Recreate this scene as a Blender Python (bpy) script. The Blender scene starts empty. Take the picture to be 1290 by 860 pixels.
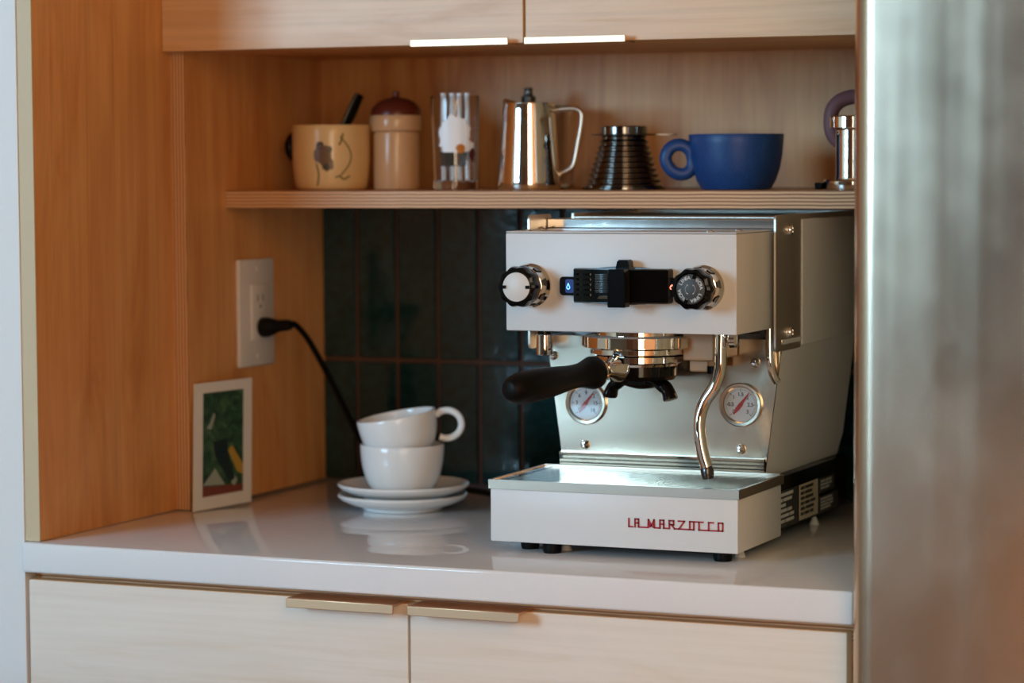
import bpy, bmesh, math, random
from mathutils import Vector, Matrix
random.seed(7)
PI = math.pi
S = bpy.context.scene
C = S.collection

# ------------------------------------------------------------------ camera, world, light, exposure
CAM = (1.7544, -2.6295, 0.4349)
YAW, PITCH, ROLL, FPX = 0.4087, -0.0665, -0.0058, 3436.98
fw = Vector((-math.sin(YAW)*math.cos(PITCH), math.cos(YAW)*math.cos(PITCH), math.sin(PITCH)))
rt = Vector((math.cos(YAW), math.sin(YAW), 0)); up = rt.cross(fw)
rt2 = rt*math.cos(ROLL)+up*math.sin(ROLL); up2 = -rt*math.sin(ROLL)+up*math.cos(ROLL)
cd = bpy.data.cameras.new('camera'); cam = bpy.data.objects.new('camera', cd); C.objects.link(cam)
m = Matrix.Identity(4)
for i in range(3):
    m[i][0] = rt2[i]; m[i][1] = up2[i]; m[i][2] = -fw[i]; m[i][3] = CAM[i]
cam.matrix_world = m
cd.sensor_fit = 'HORIZONTAL'; cd.sensor_width = 36; cd.lens = FPX/1290*36; cd.clip_start = .05
cd.dof.use_dof = True; cd.dof.focus_distance = 2.96; cd.dof.aperture_fstop = 4.0
S.camera = cam

W = bpy.data.worlds.new('world'); S.world = W; W.use_nodes = True
W.node_tree.nodes['Background'].inputs[0].default_value = (.75, .87, 1, 1)
W.node_tree.nodes['Background'].inputs[1].default_value = 1.0

def area(name, loc, aim, sx, sy, power, col):
    d = bpy.data.lights.new(name, 'AREA'); d.shape = 'RECTANGLE'; d.size = sx; d.size_y = sy
    d.energy = power; d.color = col
    o = bpy.data.objects.new(name, d); C.objects.link(o); o.location = loc
    o.rotation_euler = Vector(aim).to_track_quat('-Z', 'Y').to_euler()
    return o
# daylight entering by the windows of the room's rear wall (their glazing sits in the wall openings)
area('window_daylight_rear', (-1.75, -4.04, 1.00), (0, 1, 0), 1.5, 1.2, 132, (.40, .73, 1))
area('window_daylight_right', (2.60, -4.04, .65), (0, 1, 0), 1.2, 1.9, 42, (1, .74, .44))
V = S.view_settings
V.view_transform = 'Standard'; V.look = 'None'; V.exposure = 0.2; V.gamma = 1.0; V.use_curve_mapping = False

# ------------------------------------------------------------------ helpers
def srgb(r, g, b):
    f = lambda c: (c/255/12.92) if c/255 <= .04045 else ((c/255+.055)/1.055)**2.4
    return (f(r), f(g), f(b), 1)
MAT = {}
def mat(name, col, rough=.5, metal=0, spec=.5, trans=0, ior=1.45, coat=0, emit=None, es=0):
    m = bpy.data.materials.new(name); m.use_nodes = True; b = m.node_tree.nodes['Principled BSDF']
    b.inputs['Base Color'].default_value = col if len(col) == 4 else (*col, 1)
    b.inputs['Roughness'].default_value = rough; b.inputs['Metallic'].default_value = metal
    b.inputs['Specular IOR Level'].default_value = spec; b.inputs['Transmission Weight'].default_value = trans
    b.inputs['IOR'].default_value = ior; b.inputs['Coat Weight'].default_value = coat
    if emit: b.inputs['Emission Color'].default_value = (*emit, 1); b.inputs['Emission Strength'].default_value = es
    MAT[name] = m; return m
def nodes(name):
    m = MAT[name]; nt = m.node_tree; return nt, nt.nodes['Principled BSDF']
def tex(nt, scale, kind='ShaderNodeTexNoise', **kw):
    tc = nt.nodes.new('ShaderNodeTexCoord'); mp = nt.nodes.new('ShaderNodeMapping')
    mp.inputs['Scale'].default_value = scale
    nt.links.new(tc.outputs['Object'], mp.inputs['Vector'])
    t = nt.nodes.new(kind); nt.links.new(mp.outputs[0], t.inputs['Vector'])
    for k, v in kw.items(): t.inputs[k].default_value = v
    return t
def ramp(nt, src, stops):
    r = nt.nodes.new('ShaderNodeValToRGB'); e = r.color_ramp.elements
    e[0].position, e[0].color = stops[0]; e[1].position, e[1].color = stops[-1]
    for p, c in stops[1:-1]:
        n = e.new(p); n.color = c
    nt.links.new(src, r.inputs[0]); return r
def bump(nt, b, src, strength, dist=.001):
    n = nt.nodes.new('ShaderNodeBump'); n.inputs['Strength'].default_value = strength; n.inputs['Distance'].default_value = dist
    nt.links.new(src, n.inputs['Height']); nt.links.new(n.outputs[0], b.inputs['Normal'])
def wood(name, axis, light, mid, dark, rough=.42, grain=1.0):
    """maple veneer: soft mottling, faint cathedral streaks along the grain axis"""
    mat(name, light, rough); nt, b = nodes(name)
    sc = {'x': (1.2, 6, 9), 'z': (9, 6, 1.2), 'y': (9, 1.2, 9)}[axis]
    n1 = tex(nt, sc, Scale=1.6, Detail=4, Roughness=.6, Distortion=1.6)
    r1 = ramp(nt, n1.outputs['Fac'], [(.30, dark), (.47, mid), (.72, light)])
    sf = {'x': (4, 160, 160), 'z': (160, 160, 4), 'y': (160, 4, 160)}[axis]
    n2 = tex(nt, sf, Scale=1.0, Detail=3)
    r2 = ramp(nt, n2.outputs['Fac'], [(.3, (.86, .84, .82, 1)), (.6, (1, 1, 1, 1))])
    n3 = tex(nt, {'x': (3, 40, 60), 'z': (60, 40, 3), 'y': (40, 3, 60)}[axis], Scale=.55, Detail=2, Distortion=.8)
    r3 = ramp(nt, n3.outputs['Fac'], [(.60, (1, 1, 1, 1)), (.74, (.80, .70, .60, 1))])
    mx = nt.nodes.new('ShaderNodeMixRGB'); mx.blend_type = 'MULTIPLY'; mx.inputs[0].default_value = .8*grain
    nt.links.new(r1.outputs[0], mx.inputs[1]); nt.links.new(r2.outputs[0], mx.inputs[2])
    my = nt.nodes.new('ShaderNodeMixRGB'); my.blend_type = 'MULTIPLY'; my.inputs[0].default_value = .6*grain
    nt.links.new(mx.outputs[0], my.inputs[1]); nt.links.new(r3.outputs[0], my.inputs[2])
    nt.links.new(my.outputs[0], b.inputs['Base Color'])
    bump(nt, b, n2.outputs['Fac'], .08, .0005)
def ply(name, axis, per=.0042):
    """plywood edge: laminations stacked along one axis"""
    mat(name, srgb(190, 140, 95), .55); nt, b = nodes(name)
    w = nt.nodes.new('ShaderNodeTexWave'); w.wave_type = 'BANDS'; w.bands_direction = axis.upper()
    tc = nt.nodes.new('ShaderNodeTexCoord'); nt.links.new(tc.outputs['Object'], w.inputs['Vector'])
    w.inputs['Scale'].default_value = 1/per*PI/10; w.inputs['Distortion'].default_value = 1.2; w.inputs['Detail'].default_value = 2
    w.inputs['Detail Scale'].default_value = .3
    r = ramp(nt, w.outputs['Fac'], [(.15, srgb(150, 98, 62)), (.5, srgb(205, 155, 110)), (.9, srgb(226, 184, 140))])
    nt.links.new(r.outputs[0], b.inputs['Base Color'])

def tag(o, label, cat, group=None):
    o['label'] = label; o['category'] = cat
    if group: o['group'] = group
    return o
def thing(name, label, cat, loc=(0, 0, 0), group=None):
    o = bpy.data.objects.new(name, None); C.objects.link(o); o.location = loc; o.empty_display_size = .02
    return tag(o, label, cat, group)
def wloc(p):
    v = Vector((0, 0, 0))
    while p is not None: v = v+p.location; p = p.parent
    return v
def obj(name, bm, material, parent=None, sharp=35, origin=None, label=None):
    """bm is authored in world coordinates; the object's own origin is its parent's base"""
    bmesh.ops.remove_doubles(bm, verts=bm.verts, dist=1e-6)
    bmesh.ops.recalc_face_normals(bm, faces=bm.faces)
    me = bpy.data.meshes.new(name)
    off = wloc(parent)
    own = Vector(origin)-off if origin is not None else Vector((0, 0, 0))
    bmesh.ops.translate(bm, verts=bm.verts, vec=-(off+own))
    bm.to_mesh(me); bm.free()
    if sharp:
        for p in me.polygons: p.use_smooth = True
        me.set_sharp_from_angle(angle=math.radians(sharp))
    for mm in (material if isinstance(material, list) else [material]): me.materials.append(MAT[mm])
    o = bpy.data.objects.new(name, me); C.objects.link(o); o.parent = parent; o.location = own
    if label: o['label'] = label
    return o
def struct(name, bm, material, parent=None, sharp=0):
    o = obj(name, bm, material, parent, sharp); o['kind'] = 'structure'; return o
def NB(): return bmesh.new()
def box(bm, x0, x1, y0, y1, z0, z1, bev=0, seg=2):
    r = bmesh.ops.create_cube(bm, size=1)
    vs = r['verts']
    for v in vs:
        v.co = Vector(((x0+x1)/2+v.co.x*(x1-x0), (y0+y1)/2+v.co.y*(y1-y0), (z0+z1)/2+v.co.z*(z1-z0)))
    if bev:
        es = list({e for v in vs for e in v.link_edges})
        bmesh.ops.bevel(bm, geom=es, offset=bev, segments=seg, profile=.5, affect='EDGES')
    return bm
def B(*a, **k): return box(NB(), *a, **k)
def frame_axes(axis):
    a = Vector(axis).normalized()
    h = Vector((0, 0, 1)) if abs(a.z) < .9 else Vector((1, 0, 0))
    u = h.cross(a).normalized(); return a, u, a.cross(u)
def lathe(bm, prof, o, axis=(0, 0, 1), seg=48, rad=None, caps=True):
    """prof: list of (radius, distance along axis); rad(angle, i) scales the radius"""
    a, u, w = frame_axes(axis); o = Vector(o); rings = []
    for i, (r, h) in enumerate(prof):
        ring = []
        for k in range(seg):
            t = 2*PI*k/seg; rr = r*(rad(t, i) if rad else 1)
            ring.append(bm.verts.new(o+a*h+u*(rr*math.cos(t))+w*(rr*math.sin(t))))
        rings.append(ring)
    for r0, r1 in zip(rings, rings[1:]):
        for k in range(seg):
            try: bm.faces.new((r0[k], r0[(k+1) % seg], r1[(k+1) % seg], r1[k]))
            except ValueError: pass
    if caps:
        for ring, (r, h) in ((rings[0], prof[0]), (rings[-1], prof[-1])):
            if r > 1e-6: bm.faces.new(ring)
    return bm
def spline(pts, n=8):
    """Catmull-Rom through points"""
    P = [Vector(p) for p in pts]; out = []
    for i in range(len(P)-1):
        p0 = P[max(i-1, 0)]; p1 = P[i]; p2 = P[i+1]; p3 = P[min(i+2, len(P)-1)]
        for k in range(n):
            t = k/n
            out.append(.5*((2*p1)+(p2-p0)*t+(2*p0-5*p1+4*p2-p3)*t*t+(3*p1-p0-3*p2+p3)*t**3))
    out.append(P[-1]); return out
def tube(bm, pts, r, seg=14, closed=False, flat=None):
    """round (or flattened: flat=(rx, ry)) tube along points, parallel transported"""
    P = [Vector(p) for p in pts]; n = len(P); rings = []
    T = []
    for i in range(n):
        if closed: d = P[(i+1) % n]-P[i-1]
        else: d = P[min(i+1, n-1)]-P[max(i-1, 0)]
        T.append(d.normalized())
    a, u, w = frame_axes(T[0])
    for i in range(n):
        u = (u-T[i]*u.dot(T[i])).normalized(); w = T[i].cross(u)
        rr = r[i] if isinstance(r, (list, tuple)) else r
        rx, ry = (rr*flat[0], rr*flat[1]) if flat else (rr, rr)
        rings.append([bm.verts.new(P[i]+u*(rx*math.cos(2*PI*k/seg))+w*(ry*math.sin(2*PI*k/seg))) for k in range(seg)])
    pairs = list(zip(rings, rings[1:]))
    if closed: pairs.append((rings[-1], rings[0]))
    for r0, r1 in pairs:
        for k in range(seg): bm.faces.new((r0[k], r0[(k+1) % seg], r1[(k+1) % seg], r1[k]))
    if not closed: bm.faces.new(rings[0]); bm.faces.new(rings[-1])
    return bm
def prism(bm, poly, o, ux, uy, depth):
    """polygon (2D) in the plane o+ux*a+uy*b, extruded along the normal by depth"""
    o, ux, uy = Vector(o), Vector(ux), Vector(uy); n = ux.cross(uy).normalized()
    a = [bm.verts.new(o+ux*p[0]+uy*p[1]) for p in poly]; b = [bm.verts.new(v.co+n*depth) for v in a]
    bm.faces.new(a); bm.faces.new(list(reversed(b)))
    for i in range(len(a)):
        j = (i+1) % len(a); bm.faces.new((a[i], a[j], b[j], b[i]))
    return bm
def rrect(w, h, r, n=5, cx=0, cy=0):
    out = []
    for sx, sy, a0 in ((1, 1, 0), (-1, 1, 90), (-1, -1, 180), (1, -1, 270)):
        for k in range(n+1):
            t = math.radians(a0+90*k/n)
            out.append((cx+sx*(w/2-r)+r*math.cos(t), cy+sy*(h/2-r)+r*math.sin(t)))
    return out
def strokes(bm, polys, o, ux, uy, wd, depth):
    """each polyline becomes a raised stroke of width wd"""
    for pl in polys:
        for (x0, y0), (x1, y1) in zip(pl, pl[1:]):
            d = Vector((x1-x0, y1-y0)); L = d.length
            if L < 1e-9: continue
            d /= L; nrm = Vector((-d.y, d.x))*wd/2; e = d*wd/2
            a, b = Vector((x0, y0))-e, Vector((x1, y1))+e
            prism(bm, [a-nrm, b-nrm, b+nrm, a+nrm], o, ux, uy, depth)
    return bm
def text_bm(s, size, o, ux, uy, depth=.0002, align='CENTER'):
    cu = bpy.data.curves.new('txt', 'FONT'); cu.body = s; cu.size = size; cu.align_x = align; cu.align_y = 'CENTER'; cu.offset = size*.022; cu.extrude = depth/2
    to = bpy.data.objects.new('txt', cu); C.objects.link(to)
    bpy.context.view_layer.update()
    me = bpy.data.meshes.new_from_object(to.evaluated_get(bpy.context.evaluated_depsgraph_get()))
    bm = NB(); bm.from_mesh(me)
    ux, uy = Vector(ux).normalized(), Vector(uy).normalized(); n = ux.cross(uy)
    for v in bm.verts: v.co = Vector(o)+ux*v.co.x+uy*v.co.y+n*(v.co.z+depth/2)
    bpy.data.objects.remove(to); bpy.data.curves.remove(cu); bpy.data.meshes.remove(me)
    return bm
def merge(bm, other):
    me = bpy.data.meshes.new('tmp'); other.to_mesh(me); other.free(); bm.from_mesh(me); bpy.data.meshes.remove(me); return bm
def decal(bm, poly, cx, cy, rfun, off=.0004):
    """flat print wrapped on a lathed body: poly of (angle in radians, z)"""
    vs = [bm.verts.new((cx+(rfun(z)+off)*math.cos(t), cy+(rfun(z)+off)*math.sin(t), z)) for t, z in poly]
    f = bm.faces.new(vs); bmesh.ops.triangulate(bm, faces=[f]); return bm
def blob(c, z, rt_, rz, n=18, j=.18, seed=1):
    rnd = random.Random(seed)
    return [(c+rt_*math.cos(2*PI*k/n)*(1+rnd.uniform(-j, j)), z+rz*math.sin(2*PI*k/n)*(1+rnd.uniform(-j, j))) for k in range(n)]

# ------------------------------------------------------------------ materials
LT, MD, DK = srgb(226, 172, 112), srgb(216, 156, 94), srgb(198, 132, 72)  # deep maple for the shaded boards; the lit fronts use paler copies
wood('maple_vertical', 'z', LT, MD, DK); wood('maple_horizontal', 'x', LT, MD, DK)
wood('maple_depth', 'y', LT, MD, DK)
wood('maple_lit_door', 'x', srgb(230, 196, 158), srgb(224, 184, 142), srgb(212, 164, 114), .36)  # window light on the upper doors put into a paler maple
wood('maple_upright_bounce', 'z', srgb(238, 200, 150), srgb(232, 188, 136), srgb(220, 168, 112), .4)  # fridge panel's maple made paler to bounce light onto the machine's side
wood('maple_lit_drawer', 'x', srgb(241, 233, 222), srgb(238, 228, 216), srgb(233, 219, 202), .33, .4)  # light and sheen on the drawer fronts put into the palest maple
ply('plywood_edge_stacked', 'z'); ply('plywood_edge_upright', 'x')
mat('edge_band', srgb(205, 185, 150), .5)
mat('white_wall_paint', (.80, .80, .80), .55); nt, b = nodes('white_wall_paint'); bump(nt, b, tex(nt, (60, 60, 60), Detail=3).outputs['Fac'], .05)
mat('plaster', (.52, .42, .30), .8); nt, b = nodes('plaster'); bump(nt, b, tex(nt, (40, 40, 40), Detail=3).outputs['Fac'], .05)
mat('dark_wall_paint', (.16, .14, .11), .7); nt, b = nodes('dark_wall_paint'); bump(nt, b, tex(nt, (40, 40, 40), Detail=3).outputs['Fac'], .05)
wood('floor_oak', 'y', srgb(196, 140, 86), srgb(176, 118, 68), srgb(150, 96, 54), .4)
wood('walnut', 'z', srgb(120, 84, 58), srgb(100, 68, 46), srgb(80, 52, 34), .5)
mat('quartz', (.76, .77, .77), .045); nt, b = nodes('quartz')
n = tex(nt, (220, 220, 220), Detail=2); r = ramp(nt, n.outputs['Fac'], [(.3, (.79, .80, .82, 1)), (.7, (.86, .87, .89, 1))]); nt.links.new(r.outputs[0], b.inputs['Base Color'])
mat('green_tile', (.012, .034, .034), .10); nt, b = nodes('green_tile')
n = tex(nt, (14, 14, 14), Detail=3); r = ramp(nt, n.outputs['Fac'], [(.3, (.004, .018, .018, 1)), (.75, (.012, .046, .045, 1))]); nt.links.new(r.outputs[0], b.inputs['Base Color'])
bump(nt, b, n.outputs['Fac'], .12, .002)
mat('grout', srgb(92, 64, 52), .9); nt, b = nodes('grout'); bump(nt, b, tex(nt, (300, 300, 300)).outputs['Fac'], .2)
mat('white_enamel', (.71, .715, .72), .38); nt, b = nodes('white_enamel'); bump(nt, b, tex(nt, (900, 900, 900)).outputs['Fac'], .04, .0003)
mat('steel', (.76, .64, .50), .17, 1); nt, b = nodes('steel')
n = tex(nt, (700, 700, 8), Detail=2); bump(nt, b, n.outputs['Fac'], .03, .0002)
mat('valve_metal', (.34, .20, .10), .45)
mat('rim_steel', (.66, .53, .42), .30, 1)  # tan tint stands in for wood reflected in the stainless rim
mat('satin_steel', (.74, .68, .60), .42, 1); nt, b = nodes('satin_steel'); bump(nt, b, tex(nt, (5, 5, 5), Detail=2).outputs['Fac'], .10, .006)
mat('polished_steel', (.74, .71, .67), .10, 1); nt, b = nodes('polished_steel'); bump(nt, b, tex(nt, (6, 6, 6)).outputs['Fac'], .05, .002)
mat('chrome', (.82, .80, .77), .04, 1); nt, b = nodes('chrome'); bump(nt, b, tex(nt, (20, 20, 20)).outputs['Fac'], .02, .001)
mat('fridge_steel', (.64, .49, .36), .28, 1); nt, b = nodes('fridge_steel')  # brown tint stands in for warm reflections, not the stainless itself
n = tex(nt, (5, 5, .16), Detail=1, Distortion=.2); bump(nt, b, n.outputs['Fac'], .06, .012)
n = tex(nt, (2.5, 2.5, 2.0), Detail=3); r = ramp(nt, n.outputs['Fac'], [(.35, (.22,)*3+(1,)), (.7, (.28,)*3+(1,))]); nt.links.new(r.outputs[0], b.inputs['Roughness'])
mat('brass', srgb(224, 178, 140), .38, 1); nt, b = nodes('brass'); bump(nt, b, tex(nt, (8, 500, 500)).outputs['Fac'], .1, .0003)
mat('black_plastic', (.003, .003, .003), .13, spec=.22); mat('black_gloss', (.004, .004, .004), .10, spec=.3); mat('black_rubber', (.004, .004, .004), .46, spec=.16)
for nm in ('black_plastic', 'black_gloss', 'black_rubber'):
    nt, b = nodes(nm); bump(nt, b, tex(nt, (400, 400, 400)).outputs['Fac'], .03, .0003)
mat('dark_steel', (.10, .10, .10), .22, .8); mat('smoked_steel', (.16, .15, .14), .10, 1); mat('red_paint', srgb(168, 18, 34), .4); mat('dial_white', (.82, .83, .85), .4)
mat('dial_black', (.03, .03, .03), .5); mat('needle_red', srgb(196, 40, 26), .4)
mat('knob_grey', (.055, .058, .058), .5); mat('knob_white', (.72, .71, .68), .4); mat('print_grey', (.6, .6, .58), .5)
mat('blue_light', (.02, .08, .4), .3, emit=(.12, .38, 1), es=3.0); mat('red_light', (.3, .04, .03), .3, emit=(1, .22, .14), es=3.0)
mat('blue_glow', (.01, .02, .10), .2, emit=(.02, .08, .5), es=.12)
mat('porcelain', (.80, .81, .80), .14); mat('blue_glaze', srgb(28, 76, 146), .42); nt, b = nodes('blue_glaze')
n = tex(nt, (90, 90, 90), Detail=4); r = ramp(nt, n.outputs['Fac'], [(.3, srgb(18, 56, 112)), (.7, srgb(30, 74, 134))]); nt.links.new(r.outputs[0], b.inputs['Base Color'])
mat('cream_glaze', srgb(222, 190, 138), .2); mat('beige_glaze', srgb(206, 164, 122), .22); mat('brown_glaze', srgb(96, 38, 26), .3)
mat('print_brown', srgb(112, 84, 56), .3); mat('print_olive', srgb(120, 108, 58), .3); mat('print_dark', srgb(70, 62, 44), .3)
mat('print_white', (.88, .90, .92), .35); mat('print_black', (.03, .025, .025), .35); mat('print_orange', srgb(190, 112, 36), .35); mat('print_maroon', srgb(80, 26, 18), .35)
mat('glass', (.96, .97, .97), .01, trans=1, ior=1.45); mat('window_glass', (1, 1, 1), 0, trans=1, ior=1.01)
mat('mauve_rubber', srgb(120, 84, 88), .6); mat('outlet_white', (.70, .69, .66), .35); mat('paper_white', (.72, .73, .70), .6)
mat('translucent_white', (.75, .74, .70), .3); mat('label_paper', (.55, .48, .36), .6); mat('label_dark', (.05, .048, .045), .4)
mat('picture_green', srgb(52, 84, 62), .5); nt, b = nodes('picture_green')
n = tex(nt, (26, 26, 34), Scale=2.2, Detail=5, Distortion=.7)
r = ramp(nt, n.outputs['Fac'], [(.32, srgb(26, 48, 38)), (.48, srgb(44, 78, 56)), (.6, srgb(66, 98, 70)), (.74, srgb(104, 120, 82))]); nt.links.new(r.outputs[0], b.inputs['Base Color'])
mat('picture_ochre', srgb(178, 146, 58), .5); mat('picture_red', srgb(120, 62, 48), .5); mat('picture_pale', srgb(150, 164, 152), .5); mat('picture_dark', srgb(26, 44, 44), .5)

# ------------------------------------------------------------------ the room
XP, XR = .0186, .0372            # inner faces of the left tall panel and of the upper cabinet's gable
XE, D = .988, .687               # right end of the niche, back of the niche
FL, CE = -.92, 1.65
struct('floor', B(-3, 3.3, -4, .8, FL-.05, FL), 'floor_oak')
struct('ceiling', B(-3, 3.3, -4, .8, CE, CE+.05), 'plaster')
struct('wall_back', B(-3, 3.3, .70, .80, FL, CE), 'white_wall_paint')
bm = NB()                         # rear wall with a window opening
wx0, wx1, wz0, wz1 = -2.5, -1.0, .40, 1.60
ux0, ux1 = 2.0, 3.2
box(bm, -3, wx0, -4.1, -4, FL, CE); box(bm, wx1, ux0, -4.1, -4, FL, CE); box(bm, ux1, 3.3, -4.1, -4, FL, CE)
for a0, a1, q in ((wx0, wx1, wz0), (ux0, ux1, -.30)): box(bm, a0, a1, -4.1, -4, FL, q); box(bm, a0, a1, -4.1, -4, wz1, CE)
struct('wall_rear', bm, 'dark_wall_paint')
struct('wall_side_left', B(-3.1, -3, -4, .8, FL, CE), 'plaster')
struct('wall_side_right', B(3.3, 3.4, -4, .8, FL, CE), 'maple_vertical')
struct('dark_reflection_board', B(.25, 1.15, -3.999, -3.965, FL+.001, 1.10, bev=.004), 'walnut')  # unseen board added as the dark brown reflection in the fridge
for nm, a0, a1, wz0 in (('window_1', wx0, wx1, .40), ('window_2', ux0, ux1, -.30)):
    w1 = struct(nm, B(a0, a1, -4.0, -3.985, wz0-.05, wz0, bev=.002), 'white_wall_paint')
    for x in (a0+.02, (a0+a1)/2, a1-.02): obj('window_frame', B(x-.02, x+.02, -4.03, -3.99, wz0, wz1), 'white_wall_paint', w1, 0)
    for z in (wz0+.02, .95, wz1-.02): obj('window_bar', B(a0, a1, -4.03, -3.99, z-.02, z+.02), 'white_wall_paint', w1, 0)
struct('wall_left', B(-1.2, -.0012, .0090, .699, FL, CE-.001, bev=.0008), 'white_wall_paint')

# backsplash: grout bed on the wall with single tiles
spl = struct('wall_backsplash', B(XR+.0005, XE-.0005, D+.004, .6995, .0005, .372), 'grout')
TP, GX = .0607, .0884            # tile pitch and one grout line measured on the wall
tw, tz = TP-.006, .1655
def tile_mesh(x0, x1, z0, z1): return B(x0, x1, D-.0015, D+.0041, z0, z1, bev=.0013, seg=1)
k = -1
while True:
    x0 = max(GX+k*TP+.003, XR+.001); x1 = min(GX+(k+1)*TP-.003, XE-.001); k += 1
    if x0 >= XE-.004: break
    if x1-x0 < .004: continue
    for z0, z1 in ((.002, tz-.003), (tz+.003, .371)): obj('tile', tile_mesh(x0, x1, z0, z1), 'green_tile', spl, 30)

# unseen globe added as warm fill light for the niche and machine side
LZ = 1.22
mat('fill_glow', (.9, .8, .65), .7, emit=(1, .47, .13), es=13.0)
for lx, ly, lb in ((2.15, -2.0, 'over the aisle beside the fridge'),):
    t = thing('fill_lamp', 'added warm fill globe hanging '+lb, 'lamp', (lx, ly, LZ))
    obj('fill_globe', lathe(NB(), [(.06, -.19)]+[(.20*math.cos(math.radians(q)), .20*math.sin(math.radians(q))) for q in range(-70, 71, 10)]+[(.06, .19)], (lx, ly, LZ), seg=32), 'fill_glow', t, 60)
    obj('cable', lathe(NB(), [(.004, .19), (.004, CE-LZ)], (lx, ly, LZ), seg=8), 'black_plastic', t, 60)

# ------------------------------------------------------------------ cabinetry
t = thing('tall_side_panel', 'full-height maple veneer panel between the white wall and the counter niche', 'panel', (XP/2, .3, 0))
obj('panel_board', B(-.0008, XP, .0125, .699, .0006, CE-.002), 'maple_vertical', t, 0)
obj('front_edge_band', B(-.0008, XP, .0105, .0125, .0006, CE-.002, bev=.0004), 'edge_band', t, 0)
t = thing('fridge_side_panel', 'plywood panel standing between the niche and the steel fridge', 'panel', (.997, .3, FL))
obj('panel_board', B(XE+.0045, 1.0082, .0045, .699, FL+.0005, CE-.002), 'maple_upright_bounce', t, 0)
obj('front_edge_band', B(XE+.0045, 1.0082, .0025, .0045, FL+.0005, CE-.002, bev=.0004), 'edge_band', t, 0)

YU, ZU = .298, .5702             # upper doors' front plane and bottom
t = thing('upper_cabinet', 'wall-hung maple cabinet with two flat doors above the open niche', 'cabinet', (.5, .5, ZU))
obj('gable', B(XP+.0004, XR, .3215, .6985, .0006, ZU+.9), 'maple_vertical', t, 0)
obj('gable_edge', B(XP+.0004, XR, .3192, .3215, .0006, ZU+.9), 'plywood_edge_upright', t, 0)
obj('bottom_board', B(XR, XE, .3205, .6985, ZU+.0008, ZU+.019), 'maple_horizontal', t, 0)
obj('niche_back_board', B(XR, XE, D, .6985, .3978, ZU+.0008), 'maple_vertical', t, 0)
for x0, x1, hx in ((XP+.0006, .5027, .4274), (.5056, XE-.0005, .5729)):
    d = obj('door', B(x0, x1, YU, YU+.0195, ZU, ZU+.9, bev=.0008), 'maple_lit_door', t, 0)
    bm = NB()     # thin edge pull wrapped under the door
    box(bm, hx-.0625, hx+.0625, YU-.0135, YU+.015, ZU-.0022, ZU-.0004); box(bm, hx-.0625, hx+.0625, YU-.0155, YU-.0133, ZU-.0022, ZU+.0058, bev=.0004)
    obj('handle', bm, 'brass', d, 20, label='thin brass edge pull')

t = thing('wall_shelf', 'open plywood shelf across the niche carrying cups and coffee gear', 'shelf', (.5, .55, .3758))
obj('shelf_board', B(XR+.0005, XE-.0005, .4212, .6865, .3758, .3973), 'maple_horizontal', t, 0)
obj('shelf_edge', B(XR+.0005, XE-.0005, .4190, .4212, .3758, .3973, bev=.0004), 'plywood_edge_stacked', t, 0)

t = thing('countertop', 'white polished quartz worktop with eased front edge', 'countertop', (.5, .34, -.0346))
obj('slab', B(0, XE-.0006, 0, .6988, -.0346, 0, bev=.0032, seg=3), 'quartz', t, 40)

ZD = -.0446
t = thing('base_cabinet', 'maple base cabinet with two wide drawers under the worktop', 'cabinet', (.49, .3, FL))
bm = NB(); box(bm, .0, .018, .034, .69, FL+.09, -.0355); box(bm, XE-.019, XE-.001, .034, .69, FL+.09, -.0355)
box(bm, .478, .496, .034, .69, FL+.09, -.0355); box(bm, .018, XE-.019, .67, .69, FL+.09, -.0355); box(bm, .018, XE-.019, .034, .67, FL+.09, FL+.11)
box(bm, .018, XE-.019, .036, .12, -.056, -.0355)
obj('carcass', bm, 'maple_horizontal', t, 0)
obj('carcass_edge', B(.0, XE-.001, .0315, .034, -.0565, -.0355), 'plywood_edge_stacked', t, 0)
obj('toe_kick', B(.0, XE-.001, .08, .1, FL, FL+.09), 'black_plastic', t, 0)
for x0, x1, hx in ((.0022, .4858, .4153), (.4886, .9775, .5624)):
    d = obj('drawer_front', B(x0, x1, .0115, .031, -.42, ZD, bev=.0008), 'maple_lit_drawer', t, 0)
    obj('drawer_edge', B(x0+.001, x1-.001, .0125, .0305, ZD, ZD+.0006), 'plywood_edge_stacked', d, 0)
    bm = NB()
    box(bm, hx-.065, hx+.065, -.0125, .026, ZD+.0008, ZD+.0028); box(bm, hx-.065, hx+.065, -.0145, -.0122, ZD-.0072, ZD+.0028, bev=.0006)
    obj('handle', bm, 'brass', d, 20, label='brushed brass edge pull')
    d2 = obj('drawer_front', B(x0, x1, .0115, .031, FL+.1, -.4225, bev=.0008), 'maple_lit_drawer', t, 0)

# kitchen island across the aisle, in front of the camera but below its view (mirrored in the steel)
t = thing('kitchen_island', 'white-topped kitchen island across the aisle, mirrored in the steel fridge door', 'island', (-.2, -1.3, FL))
obj('island_top', B(-1.3, .95, -1.65, -.95, -.035, 0, bev=.003), 'quartz', t, 40)
obj('island_body', B(-1.27, .92, -1.60, -1.00, FL+.10, -.0352), 'white_wall_paint', t, 0)
obj('toe_kick', B(-1.22, .87, -1.55, -1.05, FL, FL+.10), 'black_plastic', t, 0)

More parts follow.
